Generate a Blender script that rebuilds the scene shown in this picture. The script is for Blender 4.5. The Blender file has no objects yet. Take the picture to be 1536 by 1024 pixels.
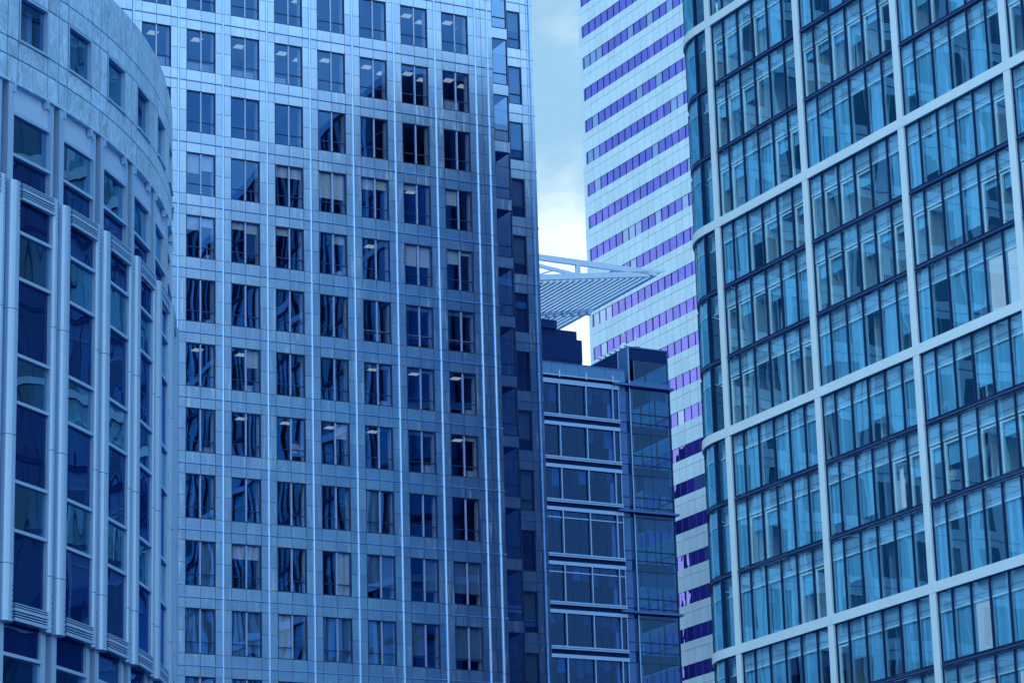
import bpy, bmesh, math, random
from mathutils import Vector, Matrix
R = math.radians
sc = bpy.context.scene
col = sc.collection
EYE = 1.7

# ------------------------------------------------------------------ camera
cd = bpy.data.cameras.new("camera"); cam = bpy.data.objects.new("camera", cd); col.objects.link(cam); sc.camera = cam
f_px, pitch, roll = 4434.16, R(16.12655), R(-1.67234)
F = Vector((0, math.cos(pitch), math.sin(pitch))); R0 = Vector((1, 0, 0)); U0 = R0.cross(F)
RX = R0 * math.cos(roll) + U0 * math.sin(roll); UY = U0 * math.cos(roll) - R0 * math.sin(roll)
m3 = Matrix((RX, UY, -F)).transposed()
cam.matrix_world = Matrix.Translation((0, 0, EYE)) @ m3.to_4x4()
cd.sensor_width = 36; cd.lens = 36 * f_px / 1536; cd.clip_start = 1; cd.clip_end = 6000

# ------------------------------------------------------------------ sky and sun
SUN_EL, SUN_AZ = R(42), (-0.80, -0.60)            # sun stands behind the camera, to the left, veiled
w = bpy.data.worlds.new("World"); sc.world = w; w.use_nodes = True
nt = w.node_tree; N = nt.nodes; L = nt.links; N.clear()
def wn(t, **k):
    n = N.new(t)
    for a, b in k.items(): setattr(n, a, b)
    return n
tc = wn('ShaderNodeTexCoord')
sky = wn('ShaderNodeTexSky', sky_type='NISHITA', sun_disc=False)
sky.sun_elevation = SUN_EL; sky.sun_rotation = math.atan2(SUN_AZ[0], SUN_AZ[1]); sky.air_density = 1.3; sky.dust_density = 2.0; sky.ozone_density = 2.0
tint = wn('ShaderNodeMix', data_type='RGBA', blend_type='MULTIPLY'); tint.inputs[0].default_value = 1; tint.inputs[7].default_value = (0.50, 0.86, 1.12, 1)
L.new(sky.outputs[0], tint.inputs[6])
no = wn('ShaderNodeTexNoise'); no.inputs['Scale'].default_value = 13.0; no.inputs['Detail'].default_value = 7; no.inputs['Roughness'].default_value = 0.55
mp = wn('ShaderNodeMapping'); mp.inputs['Scale'].default_value = (1, 1, 1.9); mp.inputs['Location'].default_value = (3.1, 0.4, 0.2)
L.new(tc.outputs['Generated'], mp.inputs[0]); L.new(mp.outputs[0], no.inputs[0])
sep = wn('ShaderNodeSeparateXYZ'); L.new(tc.outputs['Generated'], sep.inputs[0])
bank = wn('ShaderNodeMapRange', interpolation_type='SMOOTHSTEP'); bank.inputs[1].default_value = 0.37; bank.inputs[2].default_value = 0.25; bank.inputs[3].default_value = -0.10; bank.inputs[4].default_value = 0.44
L.new(sep.outputs[2], bank.inputs[0])
ad = wn('ShaderNodeMath', operation='ADD'); L.new(no.outputs[0], ad.inputs[0]); L.new(bank.outputs[0], ad.inputs[1])
behind = wn('ShaderNodeMapRange', interpolation_type='SMOOTHSTEP'); behind.inputs[1].default_value = 0.5; behind.inputs[2].default_value = -0.4; behind.inputs[3].default_value = 0.0; behind.inputs[4].default_value = 0.34
L.new(sep.outputs[1], behind.inputs[0])                 # unseen cloud added behind the camera, so upper steel reflects brighter sky
ad2 = wn('ShaderNodeMath', operation='ADD'); L.new(ad.outputs[0], ad2.inputs[0]); L.new(behind.outputs[0], ad2.inputs[1]); ad = ad2
rmp = wn('ShaderNodeMapRange', interpolation_type='SMOOTHSTEP'); rmp.inputs[1].default_value = 0.48; rmp.inputs[2].default_value = 0.88
L.new(ad.outputs[0], rmp.inputs[0])
veil = wn('ShaderNodeMix', data_type='RGBA'); veil.inputs[0].default_value = 0.92; L.new(tint.outputs[2], veil.inputs[6]); veil.inputs[7].default_value = (2.0, 3.55, 4.9, 1)
high = wn('ShaderNodeMapRange', interpolation_type='SMOOTHSTEP'); high.inputs[1].default_value = 0.42; high.inputs[2].default_value = 0.8
L.new(sep.outputs[2], high.inputs[0])
clc = wn('ShaderNodeMix', data_type='RGBA'); L.new(high.outputs[0], clc.inputs[0]); clc.inputs[6].default_value = (5.4, 6.3, 6.6, 1); clc.inputs[7].default_value = (4.2, 7.4, 10.4, 1)
veh = wn('ShaderNodeMix', data_type='RGBA'); L.new(high.outputs[0], veh.inputs[0]); L.new(veil.outputs[2], veh.inputs[6]); veh.inputs[7].default_value = (2.5, 5.4, 9.2, 1)
cl = wn('ShaderNodeMix', data_type='RGBA'); L.new(rmp.outputs[0], cl.inputs[0]); L.new(veh.outputs[2], cl.inputs[6]); L.new(clc.outputs[2], cl.inputs[7])
bg = wn('ShaderNodeBackground'); bg.inputs[1].default_value = 0.12
L.new(cl.outputs[2], bg.inputs[0])
out = wn('ShaderNodeOutputWorld'); L.new(bg.outputs[0], out.inputs[0])
sl = bpy.data.lights.new("sun", 'SUN'); sl.energy = 0.6; sl.angle = R(12); sl.color = (0.66, 0.88, 1.0)
so = bpy.data.objects.new("sun", sl); col.objects.link(so)
sd = Vector((SUN_AZ[0] * math.cos(SUN_EL), SUN_AZ[1] * math.cos(SUN_EL), math.sin(SUN_EL)))
so.rotation_euler = sd.to_track_quat('Z', 'Y').to_euler()
sc.view_settings.view_transform = 'Standard'; sc.view_settings.look = 'None'; sc.view_settings.exposure = 0.6; sc.view_settings.gamma = 1
sc.render.engine = 'CYCLES'
cy = sc.cycles; cy.use_denoising = True; cy.max_bounces = 10; cy.diffuse_bounces = 3; cy.glossy_bounces = 4; cy.transparent_max_bounces = 12
cy.sample_clamp_indirect = 4; cy.caustics_reflective = False; cy.caustics_refractive = False

# ------------------------------------------------------------------ materials
def new_mat(name):
    m = bpy.data.materials.new(name); m.use_nodes = True; t = m.node_tree; t.nodes.clear()
    o = t.nodes.new('ShaderNodeOutputMaterial')
    return m, t, o
def nd(t, typ, ins=None, **k):
    n = t.nodes.new(typ)
    for a, b in k.items(): setattr(n, a, b)
    for a, b in (ins or {}).items():
        if hasattr(b, 'is_output'): t.links.new(b, n.inputs[a])
        else: n.inputs[a].default_value = b
    return n
def c4(c): return (c[0], c[1], c[2], 1)
def solid(name, color, rough=0.5, metal=0.0, var=0.0, island=0.0, scale=1.5, streak=0.0, vein=0.0, bump=0.0, spec=0.5, streakcol=None):
    """painted metal / stone / fabric: base colour with mottling, per-panel tone, rain streaks or veins"""
    m, t, o = new_mat(name)
    geo = nd(t, 'ShaderNodeNewGeometry')
    p = nd(t, 'ShaderNodeBsdfPrincipled', {'Base Color': c4(color), 'Roughness': rough, 'Metallic': metal, 'Specular IOR Level': spec, 'Specular Tint': (0.35, 0.62, 1.0, 1)})
    c = None
    val = None
    def mul(a, b):
        return nd(t, 'ShaderNodeMath', {0: a, 1: b}, operation='MULTIPLY').outputs[0]
    if var:
        n1 = nd(t, 'ShaderNodeTexNoise', {'Vector': geo.outputs['Position'], 'Scale': scale, 'Detail': 6.0, 'Roughness': 0.6})
        val = nd(t, 'ShaderNodeMapRange', {0: n1.outputs[0], 1: 0.25, 2: 0.75, 3: 1 - var, 4: 1 + var}).outputs[0]
    if island:
        v = nd(t, 'ShaderNodeMapRange', {0: geo.outputs['Random Per Island'], 3: 1 - island, 4: 1 + island}).outputs[0]
        val = mul(val, v) if val is not None else v
    if vein:
        mp_ = nd(t, 'ShaderNodeMapping', {'Vector': geo.outputs['Position'], 'Scale': (1.0, 1.0, 0.45), 'Rotation': (0.5, 0.4, 0.2)})
        isl = nd(t, 'ShaderNodeVectorMath', {0: mp_.outputs[0]}, operation='ADD')
        cmb = nd(t, 'ShaderNodeCombineXYZ', {0: mul(geo.outputs['Random Per Island'], 37.0), 1: mul(geo.outputs['Random Per Island'], 91.0), 2: 0.0})
        t.links.new(cmb.outputs[0], isl.inputs[1])
        nz = nd(t, 'ShaderNodeTexNoise', {'Vector': isl.outputs[0], 'Scale': 3.2, 'Detail': 9.0, 'Roughness': 0.72, 'Distortion': 1.4})
        v = nd(t, 'ShaderNodeMapRange', {0: nz.outputs[0], 1: 0.36, 2: 0.62, 3: 1 - vein, 4: 1 + vein * 0.6}).outputs[0]
        val = mul(val, v) if val is not None else v
    col_out = None
    if val is not None:
        mx = nd(t, 'ShaderNodeVectorMath', {0: color, 'Scale': val}, operation='SCALE')
        col_out = mx.outputs[0]
    if streak:
        mp_ = nd(t, 'ShaderNodeMapping', {'Vector': geo.outputs['Position'], 'Scale': (4.0, 4.0, 0.35)})
        nz = nd(t, 'ShaderNodeTexNoise', {'Vector': mp_.outputs[0], 'Scale': 1.3, 'Detail': 4.0, 'Roughness': 0.65})
        big = nd(t, 'ShaderNodeTexNoise', {'Vector': geo.outputs['Position'], 'Scale': 0.35, 'Detail': 3.0})
        s1 = nd(t, 'ShaderNodeMapRange', {0: nz.outputs[0], 1: 0.52, 2: 0.78}).outputs[0]
        s2 = nd(t, 'ShaderNodeMapRange', {0: big.outputs[0], 1: 0.35, 2: 0.65}).outputs[0]
        fac = mul(mul(s1, s2), streak)
        mm = nd(t, 'ShaderNodeMix', {0: fac, 7: c4(streakcol or tuple(min(1, x * 1.8 + .1) for x in color))}, data_type='RGBA')
        if col_out is not None: t.links.new(col_out, mm.inputs[6])
        else: mm.inputs[6].default_value = c4(color)
        col_out = mm.outputs[2]
        rr = nd(t, 'ShaderNodeMapRange', {0: fac, 3: rough, 4: min(1, rough + .3)})
        t.links.new(rr.outputs[0], p.inputs['Roughness'])
    if col_out is not None: t.links.new(col_out, p.inputs['Base Color'])
    if bump:
        nb = nd(t, 'ShaderNodeTexNoise', {'Vector': geo.outputs['Position'], 'Scale': 0.8, 'Detail': 2.0})
        bp = nd(t, 'ShaderNodeBump', {'Height': nb.outputs[0], 'Distance': bump, 'Strength': 1.0})
        t.links.new(bp.outputs[0], p.inputs['Normal'])
    t.links.new(p.outputs[0], o.inputs[0])
    return m
def glass(name, trans, refl, f0=0.25, wave=0.012, wscale=0.9, base=None, base_mix=0.0, rough=0.0, island=0.0, zs=0.6, fmax=1.0):
    """window glass: tinted see-through body under a mirror coat whose surface rolls slightly; base = opaque backing colour"""
    m, t, o = new_mat(name)
    geo = nd(t, 'ShaderNodeNewGeometry')
    mp_ = nd(t, 'ShaderNodeMapping', {'Vector': geo.outputs['Position'], 'Scale': (1, 1, zs)})
    addv = nd(t, 'ShaderNodeVectorMath', {0: mp_.outputs[0]}, operation='ADD')
    k = nd(t, 'ShaderNodeMath', {0: geo.outputs['Random Per Island'], 1: 53.0}, operation='MULTIPLY')
    cb = nd(t, 'ShaderNodeCombineXYZ', {0: k.outputs[0], 1: 0.0, 2: k.outputs[0]}); t.links.new(cb.outputs[0], addv.inputs[1])
    nz = nd(t, 'ShaderNodeTexNoise', {'Vector': addv.outputs[0], 'Scale': wscale, 'Detail': 1.0, 'Roughness': 0.4})
    bp = nd(t, 'ShaderNodeBump', {'Height': nz.outputs[0], 'Distance': wave, 'Strength': 1.0})
    lw = nd(t, 'ShaderNodeLayerWeight', {'Blend': 0.5})          # 'facing' is the same from both sides of a pane
    pw = nd(t, 'ShaderNodeMath', {0: lw.outputs['Facing'], 1: 5.0}, operation='POWER')
    fac = nd(t, 'ShaderNodeMapRange', {0: pw.outputs[0], 1: 0.0, 2: 1.0, 3: f0, 4: fmax})
    gl = nd(t, 'ShaderNodeBsdfGlossy', {'Color': c4(refl), 'Roughness': rough, 'Normal': bp.outputs[0]})
    tr = nd(t, 'ShaderNodeBsdfTransparent', {'Color': c4(trans)})
    body = tr
    if base:
        df = nd(t, 'ShaderNodeBsdfDiffuse', {'Color': c4(base)})
        if island:
            v = nd(t, 'ShaderNodeMapRange', {0: geo.outputs['Random Per Island'], 3: 1 - island, 4: 1 + island})
            sv = nd(t, 'ShaderNodeVectorMath', {0: base, 'Scale': v.outputs[0]}, operation='SCALE')
            t.links.new(sv.outputs[0], df.inputs[0])
        body = nd(t, 'ShaderNodeMixShader', {0: base_mix})
        t.links.new(tr.outputs[0], body.inputs[1]); t.links.new(df.outputs[0], body.inputs[2])
    mx = nd(t, 'ShaderNodeMixShader', {0: fac.outputs[0]})
    t.links.new(body.outputs[0], mx.inputs[1]); t.links.new(gl.outputs[0], mx.inputs[2])
    t.links.new(mx.outputs[0], o.inputs[0])
    return m
def emit(name, color, s):
    m, t, o = new_mat(name)
    e = nd(t, 'ShaderNodeEmission', {'Color': c4(color), 'Strength': s}); t.links.new(e.outputs[0], o.inputs[0])
    m.cycles.emission_sampling = 'NONE'
    return m
M = {}
M['clad'] = solid('steel_cladding', (0.35, 0.605, 1.0), 0.32, 1.0, var=0.07, island=0.10, scale=0.8, streak=0.9, streakcol=(0.85, 0.95, 1.0))
M['joint'] = solid('dark_joint', (0.03, 0.07, 0.2), 0.7)
M['rib'] = solid('pale_steel_rib', (0.38, 0.63, 0.94), 0.35, 1.0, var=0.05)
M['frame'] = solid('dark_window_frame', (0.035, 0.07, 0.20), 0.4, 0.3)
M['mullion'] = solid('pale_mullion', (0.42, 0.56, 0.86), 0.4, 0.3)
M['room'] = solid('room_paint', (0.16, 0.26, 0.46), 0.8, var=0.1)
M['ceiling'] = solid('ceiling_tile', (0.12, 0.24, 0.50), 0.8)
M['jamb'] = solid('white_jamb', (0.62, 0.78, 0.95), 0.6)
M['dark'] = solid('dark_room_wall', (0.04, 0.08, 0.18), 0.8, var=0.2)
M['blind'] = solid('roller_blind', (0.82, 0.92, 1.0), 0.8, island=0.12, var=0.05)
M['dblind'] = solid('grey_blind', (0.16, 0.30, 0.48), 0.8, island=0.3, var=0.1)
M['cblind'] = solid('navy_blind', (0.06, 0.24, 0.42), 0.8, island=0.6, var=0.1)
M['lamp'] = emit('office_lamp', (0.75, 0.95, 1.0), 0.34)
M['glassB'] = glass('wavy_blue_glass', (0.86, 0.94, 1.0), (0.10, 0.36, 1.0), 0.33, 0.014, 0.42)
M['glassBdark'] = glass('dark_blue_glass', (0.1, 0.1, 0.2), (0.10, 0.40, 0.9), 0.3, 0.014, 0.5, base=(0.01, 0.025, 0.07), base_mix=1.0)
M['white'] = solid('white_panel', (0.57, 0.80, 0.93), 0.45, var=0.04, island=0.05, scale=0.5, streak=0.12, streakcol=(0.42, 0.64, 0.82))
M['whiteE'] = solid('white_grid_cladding', (0.62, 0.83, 0.96), 0.5, var=0.05, scale=0.6, streak=0.15, streakcol=(0.52, 0.72, 0.88))
M['glassD'] = glass('violet_glass', (0, 0, 0), (0.33, 0.32, 1.0), 0.70, 0.01, 0.8, base=(0.05, 0.035, 0.3), base_mix=1.0, island=0.8)
M['glassD2'] = glass('pale_blue_glass', (0, 0, 0), (0.50, 0.64, 1.0), 0.70, 0.01, 0.8, base=(0.08, 0.16, 0.4), base_mix=1.0, island=0.5)
M['glassE'] = glass('clear_blue_glass', (0.93, 0.99, 1.0), (0.34, 0.76, 1.0), 0.22, 0.012, 0.4)
M['glassEc'] = glass('curved_corner_glass', (0.80, 0.95, 1.0), (0.30, 0.62, 0.9), 0.14, 0.0, 0.4, fmax=0.4)
M['glassEdark'] = glass('dark_teal_glass', (0, 0, 0), (0.35, 0.7, 0.95), 0.2, 0.02, 0.6, base=(0.012, 0.05, 0.13), base_mix=1.0, island=0.5)
M['enorth'] = glass('shaded_north_glass', (0, 0, 0), (0.25, 0.5, 0.9), 0.12, 0.02, 0.6, base=(0.008, 0.028, 0.09), base_mix=1.0)  # north-side shade is put into this darker base colour
M['eroom'] = solid('office_wall', (0.20, 0.46, 0.70), 0.8, var=0.15)
M['ewall'] = solid('pale_office_wall', (0.55, 0.88, 0.96), 0.8, var=0.05)
M['navy'] = solid('navy_bar', (0.014, 0.045, 0.14), 0.5, 0.0, spec=0.2)
M['trim'] = solid('violet_trim', (0.045, 0.085, 0.22), 0.4, 0.3)
M['eblind'] = solid('blue_blind', (0.13, 0.48, 0.76), 0.8, island=0.22, var=0.08, scale=0.7)
M['ebulk'] = solid('ceiling_bulkhead', (0.24, 0.52, 0.74), 0.7, island=0.1)
M['eline'] = solid('white_transom', (0.62, 0.93, 1.0), 0.5)
M['marble'] = solid('veined_marble', (0.38, 0.66, 0.95), 0.5, var=0.10, island=0.12, vein=0.30, scale=6.0)
M['alu'] = solid('pale_aluminium', (0.37, 0.61, 0.90), 0.38, 0.35, var=0.04, streak=0.1)
M['aludark'] = solid('dark_groove', (0.10, 0.2, 0.42), 0.5)  # dull dark blue for grooves, backing and roof
M['panelA'] = solid('blue_white_panel', (0.44, 0.68, 0.98), 0.45, 0.2, var=0.04)
M['glassA'] = glass('office_glass', (0.40, 0.62, 0.90), (0.30, 0.64, 1.0), 0.26, 0.025, 0.6)
M['spandrel'] = glass('navy_spandrel_glass', (0, 0, 0), (0.16, 0.36, 0.95), 0.16, 0.025, 0.6, base=(0.004, 0.016, 0.085), base_mix=1.0)
M['hole'] = solid('bolt_hole', (0.05, 0.1, 0.25), 0.6)
M['cmetal'] = solid('blue_steel_band', (0.20, 0.40, 0.74), 0.4, 0.5, var=0.06)
M['cpier'] = solid('blue_pier', (0.045, 0.14, 0.40), 0.45, 0.3, var=0.08)
M['cdark'] = solid('navy_cladding', (0.009, 0.035, 0.15), 0.7, 0.0, var=0.15, spec=0.05)
M['cparapet'] = solid('parapet_panel', (0.06, 0.20, 0.46), 0.35, 0.3, var=0.06)
M['glassC'] = glass('blue_block_glass', (0.32, 0.52, 0.86), (0.06, 0.22, 0.70), 0.16, 0.03, 0.45)
M['glassC2'] = glass('corner_glass', (0.17, 0.38, 0.56), (0.08, 0.26, 0.66), 0.16, 0.02, 0.5)
M['steel'] = solid('painted_steel', (0.48, 0.70, 0.98), 0.45, 0.2, var=0.05)
M['slat'] = solid('louvre_slat', (0.72, 0.86, 0.98), 0.4, 0.35)
M['ground'] = solid('paving', (0.05, 0.11, 0.20), 0.8, var=0.2, scale=0.3)
M['skin'] = solid('skin', (0.30, 0.26, 0.32), 0.6); M['hair'] = solid('hair', (0.02, 0.02, 0.04), 0.6)
M['shirt'] = solid('lilac_shirt', (0.85, 0.85, 1.0), 0.8); M['trousers'] = solid('trousers', (0.03, 0.04, 0.09), 0.8)
M['yellow'] = solid('yellow_top', (0.50, 0.55, 0.25), 0.8); M['paper'] = solid('white_board', (0.85, 0.92, 0.95), 0.6)
M['leaf'] = solid('leaf', (0.05, 0.16, 0.16), 0.6); M['brown'] = solid('brown_box', (0.10, 0.12, 0.18), 0.7)

# ------------------------------------------------------------------ mesh builder
class MB:
    def __init__(s): s.v = []; s.f = []; s.m = []
    def pt(s, *ps):
        k = len(s.v); s.v += [tuple(p) for p in ps]; return k
    def face(s, ps, m=0):
        k = s.pt(*ps); s.f.append(tuple(range(k, k + len(ps)))); s.m.append(m)
    def box(s, x0, x1, y0, y1, z0, z1, m=0):
        k = s.pt((x0, y0, z0), (x1, y0, z0), (x1, y1, z0), (x0, y1, z0), (x0, y0, z1), (x1, y0, z1), (x1, y1, z1), (x0, y1, z1))
        for q in ((0, 3, 2, 1), (4, 5, 6, 7), (0, 1, 5, 4), (1, 2, 6, 5), (2, 3, 7, 6), (3, 0, 4, 7)):
            s.f.append(tuple(k + i for i in q)); s.m.append(m)
    def hexa(s, b, t, m=0):
        """solid between bottom polygon b and top polygon t (same count, counter-clockwise from above)"""
        n = len(b); k = s.pt(*b, *t)
        s.f.append(tuple(k + i for i in reversed(range(n)))); s.m.append(m)
        s.f.append(tuple(k + n + i for i in range(n))); s.m.append(m)
        for i in range(n):
            j = (i + 1) % n; s.f.append((k + i, k + j, k + n + j, k + n + i)); s.m.append(m)
    def beam(s, a, b, wd, ht, m=0):
        a = Vector(a); b = Vector(b); d = (b - a).normalized()
        sx = d.cross(Vector((0, 0, 1)))
        if sx.length < 1e-4: sx = Vector((1, 0, 0))
        sx.normalize(); sz = sx.cross(d)
        q = lambda p: [p - sx * wd / 2 - sz * ht / 2, p + sx * wd / 2 - sz * ht / 2, p + sx * wd / 2 + sz * ht / 2, p - sx * wd / 2 + sz * ht / 2]
        s.hexa(q(a), q(b), m)
    def build(s, name, mats, parent=None, loc=(0, 0, 0), smooth=False):
        me = bpy.data.meshes.new(name); me.from_pydata(s.v, [], s.f)
        if not isinstance(mats, (list, tuple)): mats = [mats]
        for a in mats: me.materials.append(M[a])
        me.polygons.foreach_set('material_index', s.m)
        if smooth: me.polygons.foreach_set('use_smooth', [True] * len(s.f))
        me.update()
        o = bpy.data.objects.new(name, me); col.objects.link(o); o.location = loc
        if parent: o.parent = parent
        return o
def put(me_obj, name, parent, loc):
    o = bpy.data.objects.new(name, me_obj.data); col.objects.link(o); o.parent = parent; o.location = loc
    return o
def thing(name, label, cat, loc=(0, 0, 0), rz=0.0, group=None):
    o = bpy.data.objects.new(name, None); col.objects.link(o); o.location = loc; o.rotation_euler = (0, 0, rz)
    o['label'] = label; o['category'] = cat
    if group: o['group'] = group
    return o
def tag(o, label, cat, group=None):
    o['label'] = label; o['category'] = cat
    if group: o['group'] = group
    return o
rng = random.Random(7)

# ------------------------------------------------------------------ ground
g = MB(); g.face([(-4000, -3000, 0), (4000, -3000, 0), (4000, 5000, 0), (-4000, 5000, 0)])
o = g.build('ground', 'ground'); o['kind'] = 'structure'

# ================================================================== the gridded tower (faces the camera)
# local axes of every facade: x along the wall, y into the building, z up from a storey line
AB, AE = 1.0830669, 2.6390456
RZ_B, RZ_E = math.pi / 2 - AB, math.pi / 2 - AE
PB = Vector((-19.348, 164.246, 64.332 + EYE))
ZB = PB.z
tower = thing('office_tower', 'tall steel clad tower with a grid of pale ribs and paired square windows', 'office tower', (PB.x, PB.y, 0), RZ_B)
P = 2.83867; FH = 3.9
KMIN, KMAX = -3, 10                     # storeys modelled window by window
COLS = range(-1, 7)                     # bays: -1 is partly behind the curved building
XL, XR = -2 * P + 2.35 + 0.49, 21.1
def clad_wall(mb, x0, x1, y, k0, k1, xj, win):
    pass
wall = MB()
def panel(x0, x1, z0, z1, y0=0.0, d=0.08): wall.box(x0 + .012, x1 - .012, y0, y0 + d, z0 + .012, z1 - .012, 0)
x_left = -1 * P
for k in range(KMIN, KMAX + 1):
    zt = -FH * k                        # storey line on top of this window row
    for i in COLS:
        b = i * P
        # spandrel above the window (to the next window bottom)
        for (xa, xb) in ((0, .51), (.51, 1.43), (1.43, 2.35), (2.35, P)):
            panel(b + xa, b + xb, zt - .62, zt)
            panel(b + xa, b + xb, zt, zt + FH - 3.23)
        for (za, zb) in ((-1.9, -.62), (-3.23, -1.9)):
            panel(b, b + .51, zt + za, zt + zb); panel(b + 2.35, b + P, zt + za, zt + zb)
        # backing behind the panels, leaving the window hole
        wall.box(b, b + P, .09, .5, zt - .62, zt + FH - 3.23, 1)
        wall.box(b, b + .49, .09, .5, zt - 3.23, zt - .62, 1); wall.box(b + 2.37, b + P, .09, .5, zt - 3.23, zt - .62, 1)
    b = 7 * P
    xs = [b, b + .35, b + .87, XR] if False else [b, b + .43, b + .87, XR]
    for xa, xb in zip(xs[:-1], xs[1:]):
        for za, zb in ((0, FH - 3.23), (-.62, 0), (-1.9, -.62), (-3.23, -1.9)): panel(xa, xb, zt + za, zt + zb)
    wall.box(b, XR, .09, .5, zt - 3.23, zt + FH - 3.23, 1)
ztop = -FH * KMIN + FH - 3.23; zbot = -FH * KMAX - 3.23
ZG = -ZB                                # ground in these coordinates
wall.box(x_left, XR, .03, .5, ztop, ztop + 46, 0); wall.box(x_left, XR, .03, .5, ZG, zbot, 0)
wall.box(-32, x_left, .03, .5, ZG, ztop + 46, 0)
wall.box(-32, XR - .02, 7.5, 36, ZG, ztop + 46, 1)                 # core and back of the tower
wall.box(XR - .25, XR, .5, 7.5, ZG, ztop + 46, 0)
wall.box(-32, XR, .5, 36, ztop + 46, ztop + 46.4, 0)
wall.build('wall', ['clad', 'joint'], tower, (0, 0, ZB))
# ribs: half-round pale tubes, one part each, with a dark seam ring per storey
def rib_mesh(r, z0, z1, seam=True):
    mb = MB(); n = 8
    pr = [(-r, 0.0)] + [(-r * math.cos(math.pi * i / n), -r * 1.25 * math.sin(math.pi * i / n)) for i in range(1, n)] + [(r, 0.0)]
    k = KMIN
    zs = [z0]
    while True:
        z = zs[-1]
        zn = math.ceil((z + .05) / FH) * FH + .62 - 0.02
        if zn <= z + .5: zn += FH
        if zn >= z1: zs.append(z1); break
        zs.append(zn)
    for a, c in zip(zs[:-1], zs[1:]):
        for q in range(len(pr) - 1):
            mb.face([(pr[q][0], pr[q][1], a + .03), (pr[q + 1][0], pr[q + 1][1], a + .03), (pr[q + 1][0], pr[q + 1][1], c), (pr[q][0], pr[q][1], c)])
            mb.face([(pr[q][0] * .8, pr[q][1] * .8, a), (pr[q + 1][0] * .8, pr[q + 1][1] * .8, a), (pr[q + 1][0] * .8, pr[q + 1][1] * .8, a + .03), (pr[q][0] * .8, pr[q][1] * .8, a + .03)], 1)
    return mb
ribxs = [i * P for i in range(-1, 8)] + [7 * P + .87]
r0 = None
for x in ribxs:
    if r0 is None: r0 = rib_mesh(.075, ZG, ztop + 46).build('rib', ['rib', 'joint'], tower, (x, -.001, ZB), smooth=True)
    else: put(r0, 'rib', tower, (x, -.001, ZB))
s0 = None
for k in range(KMIN - 1, KMAX + 2):
    loc = (0, -.001, ZB - FH * k)
    if s0 is None:
        mb = MB(); n = 5; r = .042
        for q in range(n):
            a0, a1 = math.pi * q / n, math.pi * (q + 1) / n
            p0, p1 = (-r * math.sin(a0), r * math.cos(a0)), (-r * math.sin(a1), r * math.cos(a1))
            mb.face([(-32, p0[0] * 1.5, p0[1]), (-32, p1[0] * 1.5, p1[1]), (XR + .02, p1[0] * 1.5, p1[1]), (XR + .02, p0[0] * 1.5, p0[1])])
        s0 = mb.build('string_course', 'rib', tower, loc, smooth=True)
    else: put(s0, 'string_course', tower, loc)
# windows
WX0, WX1, WZ0, WZ1 = .51, 2.35, -3.23, -.62
def win_frame():
    mb = MB()
    w_, h_ = WX1 - WX0, WZ1 - WZ0
    y0, y1 = .05, .20; t = .055
    mb.box(0, t, y0, y1, 0, h_); mb.box(w_ - t, w_, y0, y1, 0, h_)
    mb.box(t, w_ - t, y0, y1, 0, t); mb.box(t, w_ - t, y0, y1, h_ - t, h_)
    mb.box(w_ / 2 - .035, w_ / 2 + .035, .02, .17, t, h_ - t, 1)
    zt = .66
    mb.box(t, w_ / 2 - .035, .07, .16, zt, zt + .05); mb.box(w_ / 2 + .035, w_ - t, .07, .16, zt, zt + .05)
    # inner jamb lining, white
    mb.box(-.02, .0, .2, .55, 0, h_, 2); mb.box(w_ - .1, w_ + .02, .21, .55, .02, h_ - .02, 2)
    mb.box(0, w_ - .1, .2, .5, -.02, .02, 2)
    return mb
wf0 = win_frame().build('window', ['frame', 'mullion', 'jamb'], tower); wf0_used = False
panes = []
for q in range(4):
    mb = MB(); w_, h_ = WX1 - WX0, WZ1 - WZ0
    for (xa, xb) in ((.05, w_ / 2 - .03), (w_ / 2 + .03, w_ - .05)):
        d = [rng.uniform(-.006, .006) for _ in range(4)]
        mb.face([(xa, .11 + d[0], .05), (xb, .11 + d[1], .05), (xb, .11 + d[2], h_ - .05), (xa, .11 + d[0] + d[2] - d[1], h_ - .05)])
    panes.append(mb)
pane_me = []
# blinds of each window: (left drop, right drop, kind)   w = pale roller blind, d = dull grey blind;   lamps seen through it
BL = {(1, 0): (.45, .36, 'w'), (1, 2): (.25, .25, 'w'), (1, 3): (.62, .62, 'w'), (1, 4): (.25, .22, 'w'), (1, 5): (.13, 0, 'w'), (1, 6): (.36, 0, 'w'),
      (2, 0): (.3, .2, 'w'), (2, 1): (.15, .22, 'w'), (2, 2): (.16, 0, 'w'), (2, 3): (0, .2, 'w'), (2, 5): (.5, .5, 'w'), (2, 6): (.32, .07, 'w'),
      (3, 5): (.08, .08, 'd'), (3, 6): (.08, .08, 'd'), (4, 1): (0, .4, 'w'), (4, 4): (.08, .08, 'd'), (4, 5): (.07, .07, 'd'), (4, 6): (.0, .07, 'd'), (5, 3): (.0, .35, 'w'), (5, 5): (.06, .07, 'd'), (5, 6): (0, .08, 'w'),
      (6, 4): (1, 0.0, 'd'), (7, 0): (0, 1, 'd'), (7, 1): (.3, .3, 'w'), (7, 3): (0, 1, 'w'), (7, 4): (.72, .72, 'd'), (7, 5): (0, .76, 'd'), (7, 6): (.74, .74, 'd'),
      (8, 0): (1, 1, 'd'), (8, 3): (1, 1, 'd'), (8, 1): (1, .9, 'd'), (8, 4): (1, 1, 'd'), (8, 5): (.76, 0, 'd'), (8, 6): (.77, .77, 'd'), (8, 2): (1, 0, 'w'),
      (9, 1): (1, 1, 'd'), (9, 2): (1, 1, 'd'), (9, 4): (1, .6, 'd'), (9, 5): (.3, .3, 'd'), (9, 6): (.8, .8, 'd'), (9, 0): (.2, .2, 'd')}
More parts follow.
